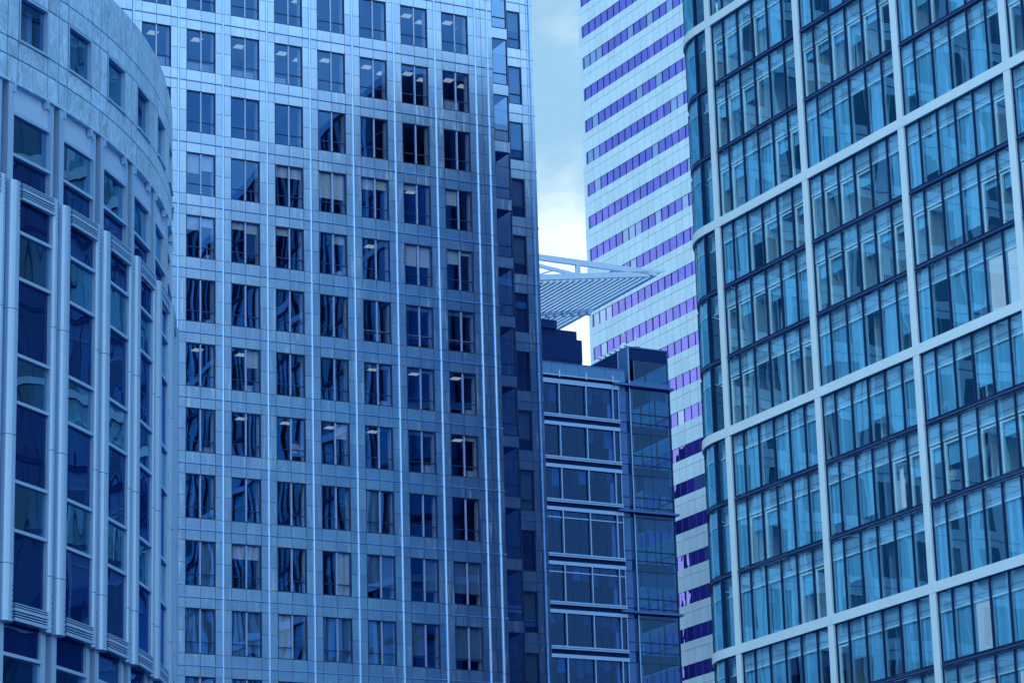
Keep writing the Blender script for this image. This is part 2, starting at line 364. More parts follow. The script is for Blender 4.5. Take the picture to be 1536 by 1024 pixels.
LAMP = {(-1, c) for c in range(-1, 7)} | {(-2, 2), (-2, 5), (-2, 6), (1, 5), (2, 4), (4, 0), (4, 1), (4, 4), (4, 5), (4, 6), (5, 1), (5, 2), (5, 3), (5, 4), (5, 6)}
w_, h_ = WX1 - WX0, WZ1 - WZ0
for k in range(-2, KMAX):
    for i in COLS:
        if i == -1 and k > 0: continue                     # behind the curved building
        loc = (i * P + WX0, 0, ZB - FH * k + WZ0)
        if not wf0_used: wo = wf0; wo.location = loc; wf0_used = True
        else: wo = put(wf0, 'window', tower, loc)
        q = rng.randrange(4)
        if len(pane_me) <= q or pane_me[q] is None:
            while len(pane_me) <= q: pane_me.append(None)
            pane_me[q] = panes[q].build('pane', 'glassB', wo)
        else: put(pane_me[q], 'pane', wo, (0, 0, 0))
        bl = BL.get((k, i))
        if bl:
            mb = MB()
            for s_, (dr, (xa, xb)) in enumerate(zip(bl[:2], ((.06, w_ / 2 - .04), (w_ / 2 + .04, w_ - .11)))):
                if dr:
                    zb = h_ - .06 - dr * (h_ - .12)
                    if bl[2] == 'd' and dr > .9:            # vertical slats drawn across
                        n = 5
                        for j in range(n):
                            a, b_ = xa + (xb - xa) * j / n, xa + (xb - xa) * (j + 1) / n
                            mb.box(a + .004, b_ - .004, .235 + .02 * (j % 2), .25 + .02 * (j % 2), zb, h_ - .06)
                    else:
                        mb.box(xa, xb, .235, .245, zb, h_ - .06); mb.box(xa, xb, .225, .255, zb - .03, zb)
            mb.build('blind', 'blind' if bl[2] == 'w' else 'dblind', wo)
# every other window of that face, hidden from the camera by the curved building or beyond the frame
mb = MB()
for k in range(-14, 15):
    for i in range(-11, 7):
        if (-2 <= k < KMAX and (i >= 0 or (i == -1 and k <= 0))) : continue
        zt = -FH * k
        if zt - 3.3 < ZG: continue
        b = i * P
        inside = (KMIN <= k <= KMAX and i >= -1)
        y = .12 if inside else .02
        mb.face([(b + .51, y, zt - 3.23), (b + 2.35, y, zt - 3.23), (b + 2.35, y, zt - .62), (b + .51, y, zt - .62)])
        mb.box(b + 1.39, b + 1.47, y - .06, y - .01, zt - 3.23, zt - .62, 1)
o = mb.build('window', ['glassBdark', 'mullion'], tower, (0, 0, ZB)); o['kind'] = 'stuff'
# floors, ceilings, lamps, cross walls
fl0 = None
for k in range(-2, KMAX + 1):
    if fl0 is None:
        mb = MB(); mb.box(-P, XR - .3, .5, 7.5, -.42, .30, 0); fl0 = mb.build('floor_slab', 'ceiling', tower, (0, 0, ZB - FH * k))
    else: put(fl0, 'floor_slab', tower, (0, 0, ZB - FH * k))
mb = MB()
for k in range(-2, KMAX):
    for i in range(-1, 8):
        if rng.random() < (.75 if k > 0 else .3):
            x = i * P + rng.choice((0, .02, .04)); d = rng.choice((3.0, 4.5, 6.9))
            mb.box(x - .06, x + .06, .6, d, -FH * (k + 1) + .31, -FH * k - .43)
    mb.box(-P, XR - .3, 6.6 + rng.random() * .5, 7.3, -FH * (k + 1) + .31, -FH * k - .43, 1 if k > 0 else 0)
mb.build('partition', ['dark', 'room'], tower, (0, 0, ZB))
lp = None
for (k, i) in sorted(LAMP):
    for x, y in ([(1.85, 1.85), (3.15, 2.45)] if k < 0 else [(1.95, 1.9)]):
        loc = (i * P + x + rng.uniform(-.05, .05), y, ZB - FH * k - .45)
        if lp is None:
            mb = MB(); mb.box(-.3, .3, -.3, .3, -.012, .0, 0); mb.box(-.33, .33, -.33, .33, .002, .028, 1); lp = mb.build('ceiling_light', ['lamp', 'jamb'], tower, loc)
        else: put(lp, 'ceiling_light', tower, loc)
# low white cupboards behind some glass
cb0 = None
for (k, i, x, ww, hh) in [(-1, -1, .5, 1.7, 1.1), (-1, 0, .5, 1.75, 1.05), (-1, 1, .5, 1.75, 1.0), (-1, 2, .5, 1.0, .95), (-1, 6, .9, 1.0, 1.2), (4, 1, 1.6, .5, .9), (5, 6, 1.9, .4, .9), (4, 6, 1.9, .4, .8), (5, 5, 1.9, .4, 1.0), (2, 0, 2.0, .3, .8), (2, 3, 2.0, .3, .8), (4, 4, 1.9, .4, .8), (3, 0, 2.0, .3, .7), (5, 0, 1.9, .4, .8)]:
    mb = MB(); mb.box(0, ww, 0, .4, 0, hh, 0); mb.box(-.02, ww + .02, -.02, .42, hh + .001, hh + .04, 0)
    for j in range(1, max(2, int(ww / .5))): mb.box(j * .5 - .006, j * .5 + .006, -.006, .0, .05, hh - .05, 1)
    mb.build('sill_cupboard', ['jamb', 'frame'], tower, (i * P + x, .62, ZB - FH * (k + 1) + .31))
# desks with pale edges behind three windows
for i in (4, 5, 6):
    mb = MB(); mb.box(0, 1.7, 0, .6, .0, .06, 0); mb.box(.05, .1, .1, .5, -.9, -.01, 1); mb.box(1.6, 1.65, .1, .5, -.9, -.01, 1)
    mb.build('desk', ['jamb', 'frame'], tower, (i * P + .55, .58, ZB - FH * 4 + 1.52))

# wing set back on the right of the tower: oriel of glass and a stone edge
WY = 6.4
wing = MB(); wz = MB()
for k in range(-4, KMAX + 2):
    zt = -FH * k
    for (xa, xb, za, zb) in ((24.3, 25.58, -3.9, 0), (25.58, 26.57, -.65, 0), (25.58, 26.57, -3.9, -3.28), (26.57, 27.02, -.65, 0), (26.57, 27.02, -1.9, -.65), (26.57, 27.02, -3.28, -1.9), (26.57, 27.02, -3.9, -3.28),
                             (27.02, 27.48, -.65, 0), (27.02, 27.48, -1.9, -.65), (27.02, 27.48, -3.28, -1.9), (27.02, 27.48, -3.9, -3.28)):
        wing.box(xa + .012, xb - .012, WY, WY + .08, zt + za + .012, zt + zb - .012, 0)
    wing.box(24.0, 25.57, WY + .09, WY + .5, zt - 3.9, zt, 1); wing.box(26.58, 27.46, WY + .09, WY + .5, zt - 3.9, zt, 1)
    wing.box(25.57, 26.58, WY + .09, WY + .5, zt - .65, zt, 1); wing.box(25.57, 26.58, WY + .09, WY + .5, zt - 3.9, zt - 3.28, 1)
    wing.box(25.4, 27.49, WY - .055, WY - .002, zt - .035, zt + .035, 2)
    wing.box(25.57, 26.58, WY + 1.6, WY + 1.7, zt - 3.28, zt - .65, 1)
    # oriel spandrel
    wing.box(23.16, 24.28, 4.0, 4.08, zt + .08, zt + .77, 0)
    wing.box(23.18, 24.26, 4.09, WY + .05, zt + .06, zt + .79, 1)
wing.box(27.2, 27.3, WY - .1, WY - .002, ZG, 18, 2)
wing.box(22.5, 27.4, WY + 1.8, 30, ZG, 18, 1)
wing.build('stair_wing', ['clad', 'joint', 'rib'], tower, (0, 0, ZB))
wo1 = wo2 = None
for k in range(-3, KMAX + 1):
    zt = ZB - FH * k
    if wo1 is None:
        mb = MB(); t = .06
        mb.box(25.585, 25.585 + t, WY + .02, WY + .15, -3.275, -.655); mb.box(26.565 - t, 26.565, WY + .02, WY + .15, -3.275, -.655)
        mb.box(25.585 + t, 26.565 - t, WY + .02, WY + .15, -3.275, -3.275 + t); mb.box(25.585 + t, 26.565 - t, WY + .02, WY + .15, -.655 - t, -.655)
        mb.box(25.585 + t, 26.565 - t, WY + .03, WY + .13, -2.62, -2.56)
        wo1 = mb.build('window', 'frame', tower, (0, 0, zt)); w1 = wo1
        mb = MB(); mb.face([(25.6, WY + .08, -3.25), (26.55, WY + .086, -3.25), (26.55, WY + .08, -.68), (25.6, WY + .075, -.68)])
        p1 = mb.build('pane', 'glassB', wo1)
        mb = MB(); t = .05
        for x in (23.16, 24.22): mb.box(x, x + t, 3.98, 4.1, -3.12, .06)
        mb.box(23.16 + t, 24.22, 3.98, 4.1, -3.12, -3.12 + t); mb.box(23.16 + t, 24.22, 3.98, 4.1, .01, .06); mb.box(23.16 + t, 24.22, 4.0, 4.09, -2.4, -2.34)
        wo2 = mb.build('oriel_window', 'frame', tower, (0, 0, zt)); w2 = wo2
        mb = MB(); mb.face([(23.2, 4.04, -3.1), (24.24, 4.045, -3.1), (24.24, 4.04, .04), (23.2, 4.035, .04)])
        mb.face([(24.25, 4.1, -3.1), (24.25, WY, -3.1), (24.25, WY, .04), (24.25, 4.1, .04)])
        p2 = mb.build('pane', 'glassB', wo2)
    else:
        w1 = put(wo1, 'window', tower, (0, 0, zt)); put(p1, 'pane', w1, (0, 0, 0))
        w2 = put(wo2, 'oriel_window', tower, (0, 0, zt)); put(p2, 'pane', w2, (0, 0, 0))
    if rng.random() < .6:
        d = rng.choice((.5, .7, 1.0, 1.0)); mb = MB(); mb.box(25.66, 26.5, WY + .2, WY + .21, -.7 - d * 2.5, -.7); mb.box(25.66, 26.5, WY + .19, WY + .22, -.73 - d * 2.5, -.7 - d * 2.5)
        mb.build('blind', 'dblind', w1)

# ================================================================== the white gridded glass building (right)
PE = Vector((11.565, 154.882, 51.187 + EYE)); ZE = PE.z
ebl = thing('glass_office_building', 'blue glass building with a white three storey grid and a rounded corner', 'office building', (PE.x, PE.y, 0), RZ_E)
BW, EH = 8.62893, 3.95
US, RC = -1.4, 4.0                      # straight part ends, corner radius
NB = 8
ROOF = 24.3
ZGE = -ZE
def corner(off, n=10, a1=90):
    """plan points from the straight facade round the corner; off > 0 is outward"""
    pts = []
    for q in range(n + 1):
        a = R(a1) * q / n
        pts.append((US - (RC + off) * math.sin(a), RC - (RC + off) * math.cos(a)))
    return pts
# columns
c0 = None
for i in range(NB + 1):
    loc = (i * BW, 0, ZE)
    if c0 is None:
        mb = MB(); mb.box(-.25, .25, -.1, .35, ZGE, ROOF - .2); c0 = mb.build('column', 'whiteE', ebl, loc)
    else: put(c0, 'column', ebl, loc)
# bands with the rounded end
b0 = None
for q in range(-2, 5):
    loc = (0, 0, ZE - 11.85 * q)
    if b0 is None:
        mb = MB(); z0, z1 = -.25, .25
        xs = [NB * BW + 6] + [BW * j / 2 for j in range(2 * NB, -1, -1)] + [US]
        for xa, xb in zip(xs[:-1], xs[1:]): mb.box(xb + .008, xa, -.115, .35, z0, z1)
        po, pi = corner(.115), corner(-.35)
        for a in range(10):
            mb.hexa([(*po[a], z0), (*pi[a], z0), (*pi[a + 1], z0), (*po[a + 1], z0)], [(*po[a], z1), (*pi[a], z1), (*pi[a + 1], z1), (*po[a + 1], z1)])
        mb.box(US - RC - .115, US - RC + .35, RC, 40, z0, z1)
        b0 = mb.build('band', 'whiteE', ebl, loc)
    else: put(b0, 'band', ebl, loc)
# dark floor-line bars between the white bands
d0 = None
for r in range(-6, 15):
    if r % 3 == 0: continue
    loc = (0, 0, ZE - EH * r + .17)
    if loc[2] < 1: continue
    if d0 is None:
        mb = MB()
        for za, zb, pr, mi in ((-.085, -.045, .04, 0), (-.045, .04, .03, 1), (.04, .075, .04, 0)):
            for i in range(NB): mb.box(i * BW + .251, (i + 1) * BW - .251, -pr, .1, za, zb, mi)
            mb.box(US, -.251, -pr, .1, za, zb, mi)
            po, pi = corner(pr * .3), corner(-.1)
            for a in range(10): mb.hexa([(*po[a], za), (*pi[a], za), (*pi[a + 1], za), (*po[a + 1], za)], [(*po[a], zb), (*pi[a], zb), (*pi[a + 1], zb), (*po[a + 1], zb)], mi)
            mb.box(US - RC - pr, US - RC + .1, RC, 40, za, zb, mi)
        d0 = mb.build('floor_bar', ['navy', 'trim'], ebl, loc)
    else: put(d0, 'floor_bar', ebl, loc)
MUL = [1.40, 2.86, 4.31, 5.77, 7.22]
EDG = [.26] + MUL + [BW - .26]
def span(r):
    zt = -EH * r - (.255 if r % 3 == 0 else -.03)
    zb = -EH * (r + 1) + (.255 if (r + 1) % 3 == 0 else .305)
    return zb, zt
# which panes have the blind up and the white inner frame showing: (row, bay) -> pane numbers
OPEN = {(-3, 0): '1234', (-2, 0): '1234', (-1, 0): '1256', (0, 0): '3456', (1, 0): '1234', (2, 0): '1256', (4, 0): '23', (5, 0): '56',
        (-3, 1): '456', (-2, 1): '123456', (0, 1): '1234', (1, 1): '123456', (4, 1): '56', (6, 1): '1', (7, 1): '1',
        (-2, 2): '23', (-1, 2): '', (0, 2): '6', (1, 2): '1256', (4, 2): '123456', (-3, 2): '5', (-1, 3): '12', (0, 3): '', (1, 3): '12', (-2, 3): '12'}
PALE = {(2, 2): '', (1, 2): '', (7, 2): '35', (6, 2): '3', (7, 1): '5', (2, 2): '56', (7, 3): '2'}
# frames for the two heights of storey are built once per kind (first, middle and last storey under a band)
fr = {}
def e_frame(r):
    kd = r % 3
    zb, zt = span(kd)
    mb = MB()
    for x in MUL: mb.box(x - .032, x + .032, -.03, .085, zb, zt)
    mb.box(.252, .285, .0, .085, zb, zt); mb.box(BW - .285, BW - .252, .0, .085, zb, zt)
    for xa, xb in zip(EDG[:-1], EDG[1:]):
        mb.box(xa + .033, xb - .033, .03, .085, zb, zb + .04); mb.box(xa + .033, xb - .033, .03, .085, zt - .04, zt)
    return mb, kd
def e_panes(zb, zt):
    mb = MB()
    for xa, xb in zip(EDG[:-1], EDG[1:]):
        d = [rng.uniform(-.004, .004) for _ in range(3)]
        mb.face([(xa + .03, .07 + d[0], zb + .05), (xb - .03, .07 + d[1], zb + .05), (xb - .03, .07 + d[2], zt - .05), (xa + .03, .07 + d[0] + d[2] - d[1], zt - .05)])
    return mb
VIS = []
for r in range(-4, 9):
    for i in range(0, 5):
        # skip what falls outside the photograph
        if i == 3 and r > 5: continue
        if i == 4 and r > -1: continue
        if i >= 2 and r < -2 - (i < 3) * 1 and i != 4: pass
        VIS.append((r, i))
for (r, i) in VIS:
    kd = r % 3
    loc = (i * BW, 0, ZE - EH * (r - kd))
    if kd not in fr:
        mb, _ = e_frame(r); fr[kd] = wo = mb.build('window', 'navy', ebl, loc)
    else: wo = put(fr[kd], 'window', ebl, loc)
    zb, zt = span(kd)
    e_panes(zb, zt).build('pane', 'glassE', wo)
    op = OPEN.get((r, i), ''); pale = PALE.get((r, i), '')
    bl = MB(); jb = MB()
    zl = zt - .98
    for j, (xa, xb) in enumerate(zip(EDG[:-1], EDG[1:])):
        s = str(j + 1)
        xa += .05; xb -= .05
        bl.box(xa - .05, xb + .05, .20, .24, zl + .05, zt + .0, 1)               # bulkhead under the slab
        bl.box(xa - .02, xb + .02, .17, .19, zl + .34, zl + .36, 4)              # darker strip marking its joint
        bl.box(xa - .05, xb + .05, .092, .2, zl - .03, zl + .05, 2)             # white transom line
        jb.box(xa + .0, xa + .05, .10, .2, zb + .05, zl - .02, 1)
        if s in op:
            drop = rng.choice((.05, .12, .25, .3, .5, .55, .8))
            jb.box(xa + .055, xa + .185, .095, .2, zb + .05, zl - .12, 2); jb.box(xa + .185, xb - .01, .1, .2, zl - .22, zl - .13, 2)
            if rng.random() < .45: jb.box(xa - .02, xa + .05, .25, rng.uniform(1.2, 3.2), zb + .05, zl + .3, 3)
            if drop: bl.box(xa + .18, xb - .01, .25, .262, zl - .2 - drop * 1.3, zl - .1, 0)
        else:
            u = rng.random()
            if s in pale: bl.box(xa + .09, xb - .01, .16, .172, zb + .06, zl - .02, 3)
            elif u < .72:
                dz = zb + .06 if rng.random() < .75 else zb + rng.uniform(.3, 1.5)
                n_ = 4; yy = .17 + .05 * rng.random()
                for q in range(n_):
                    a_, c_ = xa + .09 + (xb - xa - .1) * q / n_, xa + .09 + (xb - xa - .1) * (q + 1) / n_
                    bl.box(a_, c_ - .004, yy + .012 * (q % 2), yy + .02 + .012 * (q % 2), dz, zl - .02, 0)
    bl.build('blind', ['eblind', 'ebulk', 'eline', 'blind', 'eroom'], wo)
    if jb.f: jb.build('inner_frame', ['jamb', 'ebulk', 'eline', 'ewall'], wo)
# the rest of that face
mb = MB()
for r in range(-6, 14):
    for i in range(0, NB):
        if (r, i) in VIS: continue
        zb, zt = span(r)
        if zb < ZGE + .5: continue
        for xa, xb in [(a + i * BW, c + i * BW) for a, c in zip(EDG[:-1], EDG[1:])]:
            mb.face([(xa + .04, .07, zb), (xb - .04, .07, zb), (xb - .04, .07, zt), (xa + .04, .07, zt)])
            mb.box(xb - .045, xb + .045, -.09, .06, zb, zt, 1)
o = mb.build('window', ['glassEdark', 'navy'], ebl, (0, 0, ZE)); o['kind'] = 'stuff'
# rounded corner windows, one per storey
for r in range(-4, 9):
    zb, zt = span(r)
    mb = MB(); mb.box(-1.44, -1.36, -.09, .12, zb, zt); mb.box(-.30, -.252, 0, .12, zb, zt)
    po, pi = corner(.06), corner(-.1)
    for a in (5, 10):
        mb.box(po[a][0] - .03, po[a][0] + .06, po[a][1] - .04, po[a][1] + .04, zb, zt)
    for z_ in (zb, zt - .06):
        mb.box(-1.36, -.30, .02, .12, z_, z_ + .06)
        q0, q1 = corner(-.02), corner(-.05)
        for a in range(10): mb.hexa([(*q0[a], z_), (*q1[a], z_), (*q1[a + 1], z_), (*q0[a + 1], z_)], [(*q0[a], z_ + .06), (*q1[a], z_ + .06), (*q1[a + 1], z_ + .06), (*q0[a + 1], z_ + .06)])
    wo = mb.build('corner_window', 'navy', ebl, (0, 0, ZE))
    mb = MB(); mb.face([(US, .03, zb), (-.27, .03, zb), (-.27, .03, zt), (US, .03, zt)])
    k0 = None; pc = corner(-.03, 20)
    idx = [mb.pt((*p_, zb), (*p_, zt)) for p_ in pc]
    for a in range(20): mb.f.append((idx[a + 1], idx[a], idx[a] + 1, idx[a + 1] + 1)); mb.m.append(0)
    pn = mb.build('pane', 'glassEc', wo)
    zl = zt - .98
    mb = MB()
    mb.box(US, -.26, .30, .47, zl, zl + .05, 1); mb.box(US, -.26, .42, .46, zl + .06, zt, 0)
    q0, q1 = corner(-.06), corner(-.16); q2 = corner(-.10)
    for a in range(10):
        mb.hexa([(*q0[a], zl), (*q1[a], zl), (*q1[a + 1], zl), (*q0[a + 1], zl)], [(*q0[a], zl + .05), (*q1[a], zl + .05), (*q1[a + 1], zl + .05), (*q0[a + 1], zl + .05)], 1)
        mb.hexa([(*q2[a], zl + .06), (*q1[a], zl + .06), (*q1[a + 1], zl + .06), (*q2[a + 1], zl + .06)], [(*q2[a], zt), (*q1[a], zt), (*q1[a + 1], zt), (*q2[a + 1], zt)], 0)
        if True: mb.hexa([(*q2[a], zb), (*q1[a], zb), (*q1[a + 1], zb), (*q2[a + 1], zb)], [(*q2[a], zl), (*q1[a], zl), (*q1[a + 1], zl), (*q2[a + 1], zl)], 2)
    if r in (3, 4, 5, -1): mb.box(-1.34, -.35, .36, .37, zb, zl, 2)
    mb.build('blind', ['ebulk', 'eline', 'eblind'], wo)
# slabs and inside walls
sl0 = None
for r in range(-4, 10):
    loc = (0, 0, ZE - EH * r)
    if sl0 is None:
        mb = MB(); mb.box(US - .2, NB * BW, .48, 9.0, -.25, .25, 0)
        mb.hexa([(US - 3.3, 4.0, -.25), (US - .2, .6, -.25), (US - .2, 9, -.25), (US - 3.3, 9, -.25)], [(US - 3.3, 4.0, .25), (US - .2, .6, .25), (US - .2, 9, .25), (US - 3.3, 9, .25)], 0)
        sl0 = mb.build('floor_slab', 'ebulk', ebl, loc)
    else: put(sl0, 'floor_slab', ebl, loc)
mb = MB()
for r in range(-4, 9):
    zb, zt = -EH * (r + 1) + .26, -EH * r - .26
    for i in range(0, 6):
        for x in (.05, 4.31):
            if rng.random() < .6: mb.box(i * BW + x - .08, i * BW + x + .08, .7, rng.choice((3.5, 6.5)), zb, zt, rng.choice((0, 1)))
    mb.box(US - 2, NB * BW, 6.6, 6.9, zb, zt, 2)
mb.build('partition', ['ewall', 'eroom', 'eroom'], ebl, (0, 0, ZE))
mb = MB(); mb.box(US - RC + .9, NB * BW + 6, 9.01, 40, ZGE, ROOF - .3); mb.box(US - RC + .12, US - RC + .9, RC + .3, 40, ZGE, ROOF - .3)
mb.box(NB * BW, NB * BW + 6, .2, 9.0, ZGE, ROOF - .3)
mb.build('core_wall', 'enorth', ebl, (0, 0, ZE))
mb = MB(); mb.box(US - RC * .5, NB * BW + 6, .1, 40, ROOF - .28, ROOF); mb.build('roof', 'whiteE', ebl, (0, 0, ZE))

# ================================================================== the striped tower (far)
PD = Vector((9.2596, 321.4815, 129.458 + EYE)); ZD = PD.z
dbl = thing('striped_tower', 'very tall white tower banded with violet ribbon windows, farthest off', 'office tower', (PD.x, PD.y, 0), RZ_E)
DW = 1.41648; ND = 19
wall = MB()
for k in range(-4, 27):
    zs = -3.9 * k
    for j in range(ND):
        for za, zb in ((1.45, 3.02), (3.02, 3.90)):
            wall.box(j * DW + .022, (j + 1) * DW - .022, 0, .15, zs + za + .022, zs + zb - .022)
    for za, zb in ((1.45, 3.02), (3.02, 3.90)): wall.box(-.9, -.012, 0.02, .17, zs + za + .012, zs + zb - .012)
    wall.box(-.9, -.25, 0.02, .17, zs, zs + 1.45)
zt, zb = 3.9 * 5, -3.9 * 26
wall.box(-.88, ND * DW, .18, .3, zb, zt, 1)
wall.box(ND * DW, 45, .0, .3, -ZD, zt + 20); wall.box(-.9, ND * DW, 0, .3, -ZD, zb - .01); wall.box(-.9, ND * DW, 0, .3, zt, zt + 20)
wall.box(-.9, 45, .31, 45, -ZD, zt + 20, 0)
wall.build('wall', ['white', 'joint'], dbl, (0, 0, ZD))
LIGHTP = {(-1, 3), (-1, 4), (-1, 2)}
for k in range(-3, 26):
    mb = MB(); zs = 0
    mb.face([(-.24, .05, .0), (0, .05, .0), (0, .05, 1.45), (-.24, .05, 1.45)], 1)
    for j in range(ND):
        pale = rng.random() < (.16 if k > 1 else .3)
        d = [rng.uniform(-.008, .008) for _ in range(3)]
        mb.face([(j * DW + .05, .06 + d[0], 0), ((j + 1) * DW - .05, .06 + d[1], 0), ((j + 1) * DW - .05, .06 + d[2], 1.45), (j * DW + .05, .06 + d[0] + d[2] - d[1], 1.45)], 1 if pale else 0)
        mb.box(j * DW - .05, j * DW + .05, 0.01, .12, 0, 1.45, 2)
    mb.build('ribbon_window', ['glassD', 'glassD2', 'frame'], dbl, (0, 0, ZD - 3.9 * k))

# ================================================================== the lower glazed block (between)
PC = Vector((4.0023, 255.904, 66.9798 + EYE)); ZC = PC.z
cbl = thing('glazed_block', 'dark blue lower office block with steel banded floors and a glass corner', 'office block', (PC.x, PC.y, 0), RZ_B)
CM = 2.75563
sills = [0, -3.9, -7.8, -12.72, -17.03, -20.98, -24.9, -28.8]
heads = [2.94] + [s - .92 for s in sills[:-1]]
bands = []
bm_ = None
for q, s in enumerate(sills):
    # lower band of this storey: sill, recess, head of the next
    if bm_ is None:
        mb = MB()
        mb.box(-16, 6.22, -.22, .1, -.17, .13, 0); mb.box(-16, 6.22, -.18, .1, -.92, -.60, 0); mb.box(-16, 6.22, .05, .25, -.60, -.17, 1)
        mb.box(-16, 6.22, -.26, -.2, -.035, -.01, 1)
        bm_ = mb.build('floor_band', ['cmetal', 'cdark'], cbl, (0, 0, ZC + s))
    else: put(bm_, 'floor_band', cbl, (0, 0, ZC + s))
mb = MB(); mb.box(-16, 6.22, -.18, .1, 2.94, 3.36, 0); mb.box(-16, 6.22, .02, .2, 3.36, 3.7, 1); mb.box(-16, 6.22, -.35, .1, 3.62, 3.74, 0)
mb.build('cornice', ['cmetal', 'cdark'], cbl, (0, 0, ZC))
mb = MB()
x = -15.9
while x < 6.9:
    mb.box(x, min(x + 1.37, 6.93), -.02, .2, 3.75, 4.86, 0); x += 1.39
mb.box(-16, 6.95, .02, .22, 3.741, 4.84, 1); mb.box(-16, 6.96, -.06, .3, 4.862, 4.95, 2)
mb.build('parapet', ['cparapet', 'cdark', 'cpier'], cbl, (0, 0, ZC))
pins = MB()
for i in range(-5, 3):
    pins.box(i * CM - .035, i * CM + .035, -.4, -.33, 3.5, 4.15)
pins.build('parapet_post', 'steel', cbl, (0, 0, ZC))
for q, (hd, s) in enumerate(zip(heads, sills)):
    mb = MB(); z0, z1 = s + .131, hd - .001
    for i in range(-5, 3):
        mb.box(i * CM - .05, i * CM + .05, -.2, .02, z0 - .3, z1 + .12, 0)
        mb.box(i * CM + CM / 3 - .02, i * CM + CM / 3 + .02, .02, .1, z0, z1, 1); mb.box(i * CM + 2 * CM / 3 - .02, i * CM + 2 * CM / 3 + .02, .02, .1, z0, z1, 1)
    mb.box(6.14, 6.22, -.05, .1, z0, z1, 0)
    if q in (3, 4): mb.box(-16, 6.14, -.06, .015, z1 - .66, z1 - .56, 0)
    wo = mb.build('window', ['cmetal', 'frame'], cbl, (0, 0, ZC))
    mb = MB()
    xs = sorted([i * CM + j * CM / 3 for i in range(-5, 3) for j in range(3)] + [6.14])
    for xa, xb in zip(xs[:-1], xs[1:]):
        d = [rng.uniform(-.01, .01) for _ in range(3)]
        mb.face([(xa, .05 + d[0], z0), (xb, .05 + d[1], z0), (xb, .05 + d[2], z1), (xa, .05 + d[0] + d[2] - d[1], z1)])
    mb.build('pane', 'glassC', wo)
    mb = MB()
    for xa, xb in zip(xs[:-1], xs[1:]):
        u = rng.random()
        if u < .45: mb.box(xa + .03, xb - .03, .3, .31, z1 - rng.choice((.5, .8, 1.2, 1.6)) , z1)
    mb.box(5.25, 5.62, .4, .6, z0, z1 - .2, 1)
    mb.build('blind', ['cblind', 'jamb'], wo)
mb = MB()
for s in [3.6] + sills: mb.box(-16, 6.9, .4, 8, s - .75, s - .1, 0)
mb.box(-16, 6.9, 7.5, 8, -ZC, 3.4, 1)
for i in (-3, -1, 1): mb.box(i * CM + 1, i * CM + 1.15, 2.0, 7.4, -30, 3, 1)
mb.build('floor_slab', ['dark', 'dark'], cbl, (0, 0, ZC))
mb = MB()
mb.box(6.25, 6.95, .0, .5, -ZC, 3.74, 0); mb.box(6.95, 7.4, .12, .6, -ZC, 3.74, 1); mb.box(7.34, 7.44, -.06, .1, -ZC, 7.15, 2)
for s in sills[:6]:
    for z_ in (s + .9, s + .02, s - .95): mb.box(6.24, 6.96, -.03, .0, z_ - .03, z_ + .03, 1)
mb.build('pier', ['cpier', 'cdark', 'cmetal'], cbl, (0, 0, ZC))
mb = MB()
for z_ in (3.49, -8.25, -17.42): mb.box(5.57, 11.85, -.5, .3, z_ - .1, z_ + .08); mb.box(11.56, 11.85, .3, 8, z_ - .1, z_ + .08)
mb.build('ledge', 'cpier', cbl, (0, 0, ZC))
# glass corner, storey by storey (front and right side)
tops = [3.4] + [s for s in sills]
for q, s in enumerate(sills[:7]):
    z1 = tops[q] - .95 if q else 3.38; z0 = s - .93
    mb = MB()
    for z_ in (s + .92, s + .04):
        mb.box(7.45, 11.55, -.05, .08, z_ - .04, z_ + .04); mb.box(11.5, 11.6, .1, 8, z_ - .04, z_ + .04)
    mb.box(7.45, 11.5, -.03, .08, s - .95, s - .9); mb.box(11.5, 11.62, -.04, .09, z0, z1)
    for y in (2.6, 5.2, 7.9): mb.box(11.5, 11.6, y - .05, y + .05, z0, z1)
    mb.box(9.46, 9.5, .02, .07, z0, z1)
    wo = mb.build('corner_window', 'navy', cbl, (0, 0, ZC))
    mb = MB()
    zz = [z0, s + .0, z1]
    for a, b_ in zip(zz[:-1], zz[1:]):
        for xa, xb in ((7.45, 9.48), (9.48, 11.5)):
            d = [rng.uniform(-.012, .012) for _ in range(3)]
            mb.face([(xa, .03 + d[0], a), (xb, .03 + d[1], a), (xb, .03 + d[2], b_), (xa, .03 + d[0] + d[2] - d[1], b_)], 0 if b_ == z1 else 1)
        for ya, yb in ((.1, 2.6), (2.6, 5.2), (5.2, 7.9)): mb.face([(11.55, ya, a), (11.55, yb, a), (11.55, yb, b_), (11.55, ya, b_)], 0 if b_ == z1 else 1)
    mb.build('pane', ['glassC2', 'glassC2'], wo)
    mb = MB(); mb.box(7.5, 11.45, .25, 7.5, s - .85, s - .15, 0)
    mb.box(7.52, 8.0, .5, .9, s - .1, z1, 1)
    if q in (0, 2, 3, 4): mb.box(9.3 - q * .3, 11.4, .3, .31, z1 - 1.0 - .3 * (q % 3), z1, 2)
    mb.build('floor_slab', ['cdark', 'jamb', 'dblind'], wo)
mb = MB(); mb.box(-16, 11.4, 8.02, 20, -ZC, 3.3, 0); mb.box(7.46, 11.5, 7.7, 8.0, -ZC, 3.3, 0); mb.box(-16, 11.5, .3, 20, 3.42, 3.6, 0); mb.box(6.96, 7.44, .6, 7.9, -ZC, 3.4, 0); mb.box(-16, 11.4, .3, 8, -ZC, -33, 0)
mb.build('wall', 'cdark', cbl, (0, 0, ZC))
